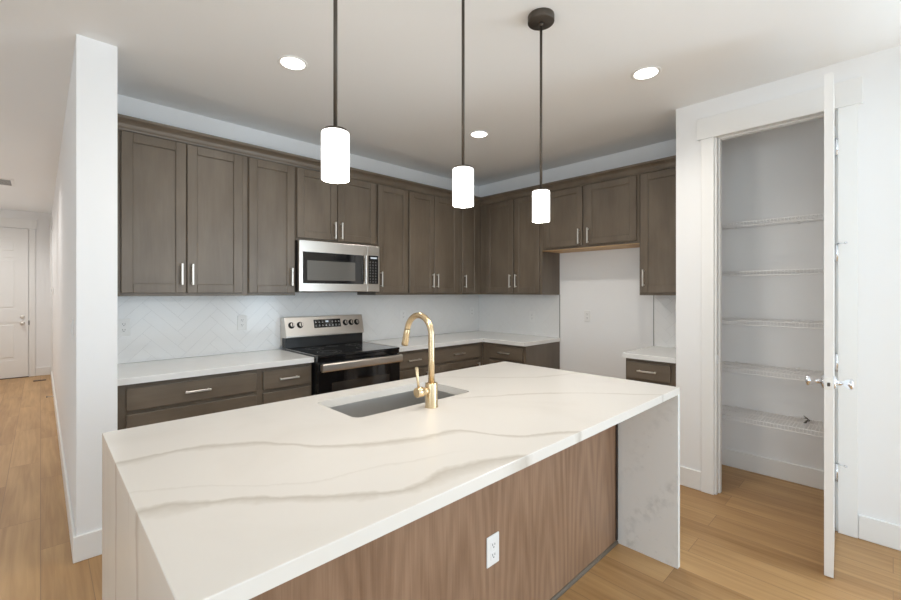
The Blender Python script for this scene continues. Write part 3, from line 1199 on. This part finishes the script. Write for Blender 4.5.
# ------------------------------------------------------------------ range
rg = thing('electric_range', 'stainless steel and black glass electric range between the base cabinets', 'range', (1.8515, 3.60, 0))
RW = 0.376


def rl(bm):
    return bm


bm = bm_new()
box(bm, (-RW, -0.622, 0.03), (RW, -0.012, 0.905))
for sx in (-1, 1):
    for yy in (-0.58, -0.06):
        tube(bm, [(sx * 0.33, yy, 0.0005), (sx * 0.33, yy, 0.03)], 0.016, 12)
obj('body', bm, BLACKENAMEL, rg)
bm = bm_new()
box(bm, (-RW, -0.655, 0.9055), (RW, -0.06, 0.925), 0.004, 2)
ctop = obj('cooktop', bm, BLACKGLASS, rg)
bm = bm_new()
for cx, cy, r in ((-0.19, -0.48, 0.095), (0.19, -0.48, 0.115), (-0.19, -0.22, 0.075), (0.19, -0.22, 0.075), (0.0, -0.17, 0.05)):
    for rr in (r, r * 0.62):
        n = 40
        vs = [[bm.verts.new((cx + q_ * math.cos(2 * PI * k / n), cy + q_ * math.sin(2 * PI * k / n), 0.92535)) for k in range(n)] for q_ in (rr, rr - 0.0018)]
        for k in range(n):
            bm.faces.new((vs[0][k], vs[0][(k + 1) % n], vs[1][(k + 1) % n], vs[1][k]))
obj('burner_ring', bm, GREYPRINT, ctop)
# steel rim lines at the sides of the glass
bm = bm_new()
for s in (-1, 1):
    bm = bm_new()
    box(bm, (s * (RW - 0.003) - 0.003, -0.650, 0.9255), (s * (RW - 0.003) + 0.003, -0.065, 0.9275), 0.001)
    obj('side_trim', bm, STEEL, ctop)
# front fascia below the glass
bm = bm_new()
box(bm, (-RW, -0.650, 0.878), (RW, -0.6225, 0.905), 0.003)
obj('front_fascia', bm, BLACKGLASS, rg)
# oven door
bm = bm_new()
box(bm, (-RW + 0.002, -0.660, 0.235), (RW - 0.002, -0.6235, 0.872), 0.004, 2)
od = obj('oven_door', bm, BLACKGLASS, rg)
bm = bm_new()
box(bm, (-0.265, -0.6615, 0.36), (0.265, -0.6602, 0.715), 0.0004)
obj('oven_window', bm, WINDOWGLASS, od)
bm = bm_new()
prof = [(-0.716, 0.822), (-0.716, 0.862), (-0.710, 0.870), (-0.690, 0.872), (-0.690, 0.864), (-0.704, 0.860), (-0.706, 0.855), (-0.706, 0.826), (-0.704, 0.822), (-0.690, 0.818), (-0.690, 0.808), (-0.708, 0.811)]
prism(bm, prof, 0, -RW + 0.012, RW - 0.012)
for s in (-1, 1):
    box(bm, (s * 0.352 - 0.010, -0.706, 0.815), (s * 0.352 + 0.010, -0.6601, 0.862), 0.003)
obj('oven_handle', bm, STEEL, od)
bm = bm_new()
box(bm, (-RW + 0.002, -0.655, 0.06), (RW - 0.002, -0.6235, 0.229), 0.004, 2)
obj('storage_drawer', bm, STEEL, rg)
# backguard
bm = bm_new()
box(bm, (-RW + 0.004, -0.075, 0.9255), (RW - 0.004, 0.0, 1.02), 0.003)
obj('backguard_base', bm, BLACKENAMEL, rg)
bm = bm_new()
pf = [(0.026, 0.94), (0.026, 1.180), (-0.045, 1.186), (-0.052, 1.182), (-0.092, 1.030), (-0.092, 1.018), (-0.078, 1.012), (0.001, 1.012), (0.001, 0.94)]
prism(bm, pf, 0, -RW, RW)
bgd = obj('backguard', bm, STEEL, rg)
sl_a = Vector((0, -0.052, 1.182))
sl_b = Vector((0, -0.092, 1.030))
sdir = (sl_a - sl_b).normalized()
snor = Vector((0, -sdir.z, sdir.y))


def on_slope(x, f, d=0.0):
    p = sl_b + (sl_a - sl_b) * f + snor * d
    return Vector((x, p.y, p.z))


def slope_box(bm, x0, x1, f0, f1, d0, d1):
    vs = [bm.verts.new(on_slope(x, f, d)) for d in (d0, d1) for x, f in ((x0, f0), (x1, f0), (x1, f1), (x0, f1))]
    for f in ((0, 1, 2, 3), (4, 5, 6, 7), (0, 1, 5, 4), (1, 2, 6, 5), (2, 3, 7, 6), (3, 0, 4, 7)):
        bm.faces.new([vs[k] for k in f])
    bmesh.ops.recalc_face_normals(bm, faces=bm.faces[:])


bm = bm_new()
slope_box(bm, -0.120, 0.140, 0.36, 0.83, 0.0003, 0.0022)
cp = obj('control_panel', bm, BLACKGLASS, rg)
bm = bm_new()
for r_ in range(2):
    for c_ in range(8):
        xx = -0.108 + c_ * 0.032
        if r_ == 1 and c_ in (3, 4):
            continue
        slope_box(bm, xx, xx + 0.014, 0.45 + r_ * 0.2, 0.475 + r_ * 0.2, 0.0023, 0.0026)
        slope_box(bm, xx + 0.003, xx + 0.011, 0.51 + r_ * 0.2, 0.53 + r_ * 0.2, 0.0023, 0.0026)
obj('key_marking', bm, WHITEPRINT, cp)
bm = bm_new()
slope_box(bm, -0.008, 0.020, 0.66, 0.76, 0.0023, 0.0026)
obj('clock_display', bm, LED, cp)
for kx in (-0.322, -0.246, 0.190, 0.250, 0.310):
    bm = bm_new()
    n = 24
    c0 = on_slope(kx, 0.58)
    tube(bm, [c0 + snor * t for t in (0.0004, 0.004, 0.0045, 0.020, 0.024)], [0.028, 0.027, 0.022, 0.020, 0.019], n)
    kb = obj('knob', bm, BLACKENAMEL, rg)
    bm = bm_new()
    up = sdir
    tube(bm, [c0 + snor * 0.0242, c0 + snor * 0.026], [0.0175, 0.0165], n)
    obj('knob_cap', bm, STEEL, kb)
    bm = bm_new()
    g0 = c0 + snor * 0.0264
    vs = []
    for d in (0.0, 0.003):
        for a_, b_ in ((-0.0035, -0.015), (0.0035, -0.015), (0.0035, 0.015), (-0.0035, 0.015)):
            vs.append(bm.verts.new(g0 + snor * d + Vector((a_, 0, 0)) + up * b_))
    for f in ((0, 1, 2, 3), (4, 5, 6, 7), (0, 1, 5, 4), (1, 2, 6, 5), (2, 3, 7, 6), (3, 0, 4, 7)):
        bm.faces.new([vs[k] for k in f])
    bmesh.ops.recalc_face_normals(bm, faces=bm.faces[:])
    obj('knob_grip', bm, BLACKENAMEL, kb)

# ------------------------------------------------------------------ microwave
mw = thing('microwave_oven', 'stainless steel over-the-range microwave mounted under a short cabinet', 'microwave', (1.8430, WA, 1.405))
MW = 0.378
MD = 0.403
MH = 0.408
bm = bm_new()
box(bm, (-MW, -MD + 0.03, 0.004), (MW, -0.009, MH))
obj('body', bm, BLACKENAMEL, mw)
bm = bm_new()
box(bm, (-0.30, -0.34, -0.006), (0.30, -0.02, 0.0035), 0.003)
obj('vent_panel', bm, BLACKENAMEL, mw)
dx1 = MW - 0.130
bm = bm_new()
box(bm, (-MW, -MD, 0.0), (dx1 - 0.001, -MD + 0.0295, MH), 0.003, 2)
md = obj('door', bm, STEEL, mw)
bm = bm_new()
box(bm, (-MW + 0.030, -MD - 0.002, 0.065), (dx1 - 0.038, -MD - 0.0003, 0.318), 0.0008)
wf = obj('window_frame', bm, BLACKGLASS, md)
bm = bm_new()
box(bm, (-MW + 0.066, -MD - 0.0030, 0.090), (dx1 - 0.125, -MD - 0.0021, 0.250), 0.0003)
obj('window', bm, MWGLASS, md)
bm = bm_new()
box(bm, (dx1 - 0.037, -MD - 0.036, 0.060), (dx1 - 0.013, -MD - 0.022, 0.324), 0.005, 3)
for zz in (0.075, 0.302):
    box(bm, (dx1 - 0.033, -MD - 0.0225, zz - 0.010), (dx1 - 0.017, -MD - 0.0003, zz + 0.010), 0.003)
obj('door_handle', bm, STEEL, md)
bm = bm_new()
box(bm, (dx1 + 0.001, -MD, 0.0), (MW, -MD + 0.0295, MH), 0.003, 2)
cpn = obj('control_side', bm, STEEL, mw)
bm = bm_new()
box(bm, (dx1 + 0.010, -MD - 0.002, 0.068), (MW - 0.016, -MD - 0.0003, 0.322), 0.0008)
kp = obj('keypad', bm, BLACKGLASS, cpn)
bm = bm_new()
kx0, kx1 = dx1 + 0.018, MW - 0.024
for r_ in range(8):
    for c_ in range(3):
        xx = kx0 + c_ * (kx1 - kx0) / 3 + 0.004
        zz = 0.084 + r_ * 0.025
        box(bm, (xx, -MD - 0.0026, zz), (xx + 0.012, -MD - 0.0021, zz + 0.0035))
        box(bm, (xx + 0.003, -MD - 0.0026, zz + 0.008), (xx + 0.009, -MD - 0.0021, zz + 0.0105))
obj('key_marking', bm, GREYPRINT, cpn)
bm = bm_new()
box(bm, (kx0 + 0.014, -MD - 0.0026, 0.293), (kx1 - 0.008, -MD - 0.0021, 0.308))
obj('clock_display', bm, LED, cpn)

# ------------------------------------------------------------------ outlets and switches
def outlet_parts(t):
    """faces local -y, back at y = 0, centred on z = 0"""
    bm = bm_new()
    box(bm, (-0.036, -0.006, -0.058), (0.036, 0.0, 0.058), 0.003, 2)
    obj('cover_plate', bm, PLASTIC, t)
    for s in (-1, 1):
        bm = bm_new()
        box(bm, (-0.0165, -0.0078, s * 0.0195 - 0.0145), (0.0165, -0.0062, s * 0.0195 + 0.0145), 0.0008)
        rc = obj('receptacle', bm, PLASTIC, t)
        bm = bm_new()
        box(bm, (-0.0075, -0.0083, s * 0.0195 - 0.001), (-0.0052, -0.0079, s * 0.0195 + 0.008))
        box(bm, (0.0052, -0.0083, s * 0.0195 - 0.001), (0.0075, -0.0079, s * 0.0195 + 0.007))
        box(bm, (-0.0025, -0.0083, s * 0.0195 - 0.009), (0.0025, -0.0079, s * 0.0195 - 0.005))
        obj('slot', bm, SLOT, rc)


SW = WA - 0.0082
first = thing('wall_outlet', 'white outlet on the tile backsplash next to the wing wall', 'outlet', (0.408, SW, 1.16), 0, 'white wall outlets')
outlet_parts(first)
for x, y, z, rz, lab in (
        (1.167, SW, 1.155, 0, 'white outlet on the tile backsplash just left of the range'),
        (2.79, SW, 1.155, 0, 'white outlet on the tile backsplash right of the range behind the faucet'),
        (3.86, SW, 1.155, 0, 'white outlet on the tile of the range wall close to the inner corner'),
        (WB - 0.0082, 2.82, 1.125, RB, 'white outlet on the tile left of the fridge space'),
        (WB - 0.0002, 2.15, 1.158, RB, 'white outlet on the bare wall of the empty fridge space'),
        (1.2545, PY - 0.0002, 0.408, 0, 'white outlet on the brown back panel of the island')):
    dup(first, (x, y, z), rz, lab)
sw = thing('light_switch', 'white light switch on the hall side of the wing wall', 'switch', (0.1338, 3.25, 1.19), RB, )
bm = bm_new()
box(bm, (-0.036, -0.006, -0.058), (0.036, 0.0, 0.058), 0.003, 2)
obj('cover_plate', bm, PLASTIC, sw)
bm = bm_new()
box(bm, (-0.0165, -0.0095, -0.033), (0.0165, -0.0062, 0.033), 0.0015)
obj('rocker', bm, PLASTIC, sw)
th = thing('thermostat', 'small white thermostat on the hall wall near the front door', 'thermostat', (0.1338, 8.3, 1.42), RB)
bm = bm_new()
box(bm, (-0.05, -0.022, -0.04), (0.05, 0.0, 0.04), 0.004, 2)
obj('case', bm, PLASTIC, th)
bm = bm_new()
box(bm, (-0.03, -0.0232, -0.012), (0.03, -0.0222, 0.022))
obj('screen', bm, GREYPRINT, th)
ds = thing('door_stop', 'small grey door stop on the hall baseboard', 'door stop', (0.1195, 7.4, 0.08))
bm = bm_new()
tube(bm, [(0, 0, 0), (-0.004, 0, 0), (-0.005, 0, 0), (-0.055, 0, 0)], [0.012, 0.012, 0.005, 0.005], 12)
obj('post', bm, NICKEL, ds)
bm = bm_new()
tube(bm, [(-0.0555, 0, 0), (-0.068, 0, 0)], 0.009, 12)
obj('tip', bm, RUBBER, ds)

# registers
fv = thing('floor_register', 'brown floor register set in the planks before the front door', 'vent', (-0.01, 9.38, 0.0005))
bm = bm_new()
box(bm, (-0.075, -0.05, 0.0), (0.075, 0.05, 0.004), 0.001)
obj('frame', bm, VENT, fv)
bm = bm_new()
for k in range(9):
    box(bm, (-0.062 + k * 0.0145, -0.038, 0.0042), (-0.056 + k * 0.0145, 0.038, 0.0060))
obj('grille', bm, CAB_DARK, fv)
cv = thing('ceiling_register', 'white ceiling air register above the hallway', 'vent', (-0.42, 7.48, CH - 0.0005))
bm = bm_new()
for lo, hi in (((-0.19, -0.22, -0.008), (0.19, -0.19, 0)), ((-0.19, 0.19, -0.008), (0.19, 0.22, 0)), ((-0.19, -0.19, -0.008), (-0.16, 0.19, 0)), ((0.16, -0.19, -0.008), (0.19, 0.19, 0))):
    box(bm, lo, hi, 0.002)
obj('frame', bm, PLASTIC, cv)
bm = bm_new()
box(bm, (-0.16, -0.19, -0.0015), (0.16, 0.19, -0.0002))
obj('duct_opening', bm, SLOT, cv)
bm = bm_new()
for k in range(12):
    box(bm, (-0.158, -0.182 + k * 0.031, -0.007), (0.158, -0.166 + k * 0.031, -0.005))
obj('louver', bm, GREYPRINT, cv)

# ------------------------------------------------------------------ pantry shelving
SD = 0.318
SY_0, SY_1 = -0.322, 0.978


def wire_shelf():
    t = thing('wire_shelf', 'topmost white wire shelf on the pantry back wall', 'shelf', (WB - 0.002, SY_0, 1.915), 0, 'white wire pantry shelves')
    L = SY_1 - SY_0
    bm = bm_new()
    nw = int(L / 0.0200)
    for k in range(nw + 1):
        y = 0.004 + k * (L - 0.008) / nw
        tube(bm, [(-0.008, y, 0.0), (-SD, y, 0.0), (-SD - 0.001, y, -0.034)], 0.0013, 4, False)
    obj('deck', bm, WIRE, t)
    bm = bm_new()
    for x, z, r in ((-0.010, -0.0035, 0.0032), (-0.16, -0.0035, 0.0028), (-SD + 0.003, -0.0045, 0.0036), (-SD + 0.002, -0.034, 0.0036)):
        tube(bm, [(x, 0.001, z), (x, L - 0.001, z)], r, 8)
    obj('rail', bm, WIRE, t)
    for y in (0.10, 0.45, 0.80, 1.19):
        bm = bm_new()
        box(bm, (-0.014, y - 0.008, -0.014), (-0.0005, y + 0.008, 0.008), 0.002)
        obj('wall_clip', bm, PLASTIC, t)
    for y in (0.0015, L - 0.0155):
        bm = bm_new()
        box(bm, (-SD - 0.003, y, -0.044), (-SD + 0.012, y + 0.014, 0.004), 0.003)
        obj('end_bracket', bm, PLASTIC, t)
    return t


s0 = wire_shelf()
for z, lab in ((1.555, 'second white wire shelf from the top in the pantry'),
               (1.196, 'middle white wire shelf of the five in the pantry'),
               (0.842, 'second white wire shelf from the bottom in the pantry'),
               (0.486, 'lowest white wire shelf in the pantry, holding a small clip')):
    dup(s0, (WB - 0.002, SY_0, z), None, lab)
ck = thing('metal_clip', 'small bent metal clip lying on the lowest pantry wire shelf', 'clip', (3.93, 0.44, 0.4876), math.radians(-60))
bm = bm_new()
pp = [(-0.026, 0.0), (0.0, 0.030), (0.028, 0.0), (0.024, 0.0), (0.0, 0.0255), (-0.022, 0.0)]
prism(bm, pp, 1, -0.012, 0.012)
bmesh.ops.recalc_face_normals(bm, faces=bm.faces[:])
obj('bent_strip', bm, BRONZE, ck)
bm = bm_new()
tube(bm, [(-0.02, 0, 0.012), (0.02, 0, 0.012)], 0.003, 8)
obj('pin', bm, CHROME, ck)

# ------------------------------------------------------------------ lamps
PYL = 1.185


def pendant():
    t = thing('pendant_light', 'nearest of the three opal cylinder pendants, over the left of the island', 'pendant light', (0.651, PYL, CH - 0.0005), 0, 'opal cylinder pendants over the island')
    bm = bm_new()
    lathe(bm, [(0.0, 0), (0.0625, 0), (0.0635, -0.006), (0.0635, -0.031), (0.061, -0.034), (0.0, -0.0345)], 40)
    obj('canopy', bm, BRONZE, t)
    bm = bm_new()
    lathe(bm, [(0.012, -0.0348), (0.012, -0.044), (0.008, -0.050), (0.0, -0.050)], 20)
    obj('swivel', bm, BRONZE, t)
    bm = bm_new()
    tube(bm, [(0, 0, -0.0505), (0, 0, -0.828-0.010)], 0.0062, 12)
    obj('rod', bm, BRONZE, t)
    bm = bm_new()
    lathe(bm, [(0.0, -0.838), (0.012, -0.839), (0.016, -0.842), (0.036, -0.844), (0.0385, -0.848), (0.0385, -0.850), (0.0, -0.8505)], 32)
    obj('cap', bm, BRONZE, t)
    bm = bm_new()
    lathe(bm, [(0.0, -0.8510), (0.038, -0.851), (0.0408, -0.8525), (0.0418, -0.856), (0.0418, -0.995), (0.041, -0.997), (0.0385, -0.997), (0.0385, -0.862), (0.0, -0.858)], 40)
    obj('lamp_shade', bm, SHADE, t)
    return t


pd = pendant()
dup(pd, (1.210, PYL, CH - 0.0005), None, 'middle of the three opal cylinder pendants over the island')
dup(pd, (1.750, PYL, CH - 0.0005), None, 'farthest of the three opal cylinder pendants, its ceiling canopy in view')
for k, x in enumerate((0.651, 1.210, 1.750)):
    l = bpy.data.lights.new('pendant_bulb', 'POINT')
    l.energy = PENDANT_E
    l.color = (1.0, 0.94, 0.86)
    l.shadow_soft_size = 0.04
    o = bpy.data.objects.new('pendant_bulb', l)
    COL.objects.link(o)
    o.location = (x, PYL, 1.69)


def downlight():
    t = thing('recessed_light', 'round white recessed ceiling light left of the nearest pendant rod', 'ceiling light', (1.064, 2.435, CH - 0.0005), 0, 'recessed ceiling lights')
    bm = bm_new()
    lathe(bm, [(0.066, -0.0005), (0.084, -0.0005), (0.085, -0.003), (0.080, -0.006), (0.068, -0.004), (0.066, -0.0005)], 40)
    obj('trim_ring', bm, PLASTIC, t)
    bm = bm_new()
    lathe(bm, [(0.0, -0.0008), (0.0655, -0.0008), (0.0655, -0.0022), (0.0, -0.0028)], 40)
    obj('lens', bm, LENS, t)
    return t


dl = downlight()
dup(dl, (2.68, 2.435, CH - 0.0005), None, 'round recessed ceiling light between the middle and farthest pendant rods')
dup(dl, (2.668, 1.048, CH - 0.0005), None, 'round recessed ceiling light nearest the pantry doorway')


def spot(loc, power, color=CAN_C, size=0.06, cone=150):
    l = bpy.data.lights.new('can_or_fill_beam', 'SPOT')
    l.energy = power
    l.color = color
    l.spot_size = math.radians(cone)
    l.spot_blend = 0.9
    l.shadow_soft_size = size
    o = bpy.data.objects.new('can_or_fill_beam', l)
    COL.objects.link(o)
    o.location = loc
    return o


for loc in ((1.064, 2.435), (2.68, 2.435), (2.668, 1.048)):
    spot((*loc, CH - 0.012), CAN_W)
for loc in ((-0.62, 5.6), (-0.62, 7.4), (-0.62, 8.9)):  # unseen fill spots added to brighten the hallway, no fixtures there
    spot((*loc, CH - 0.012), HALL_FILL_W, HALL_FILL_C)
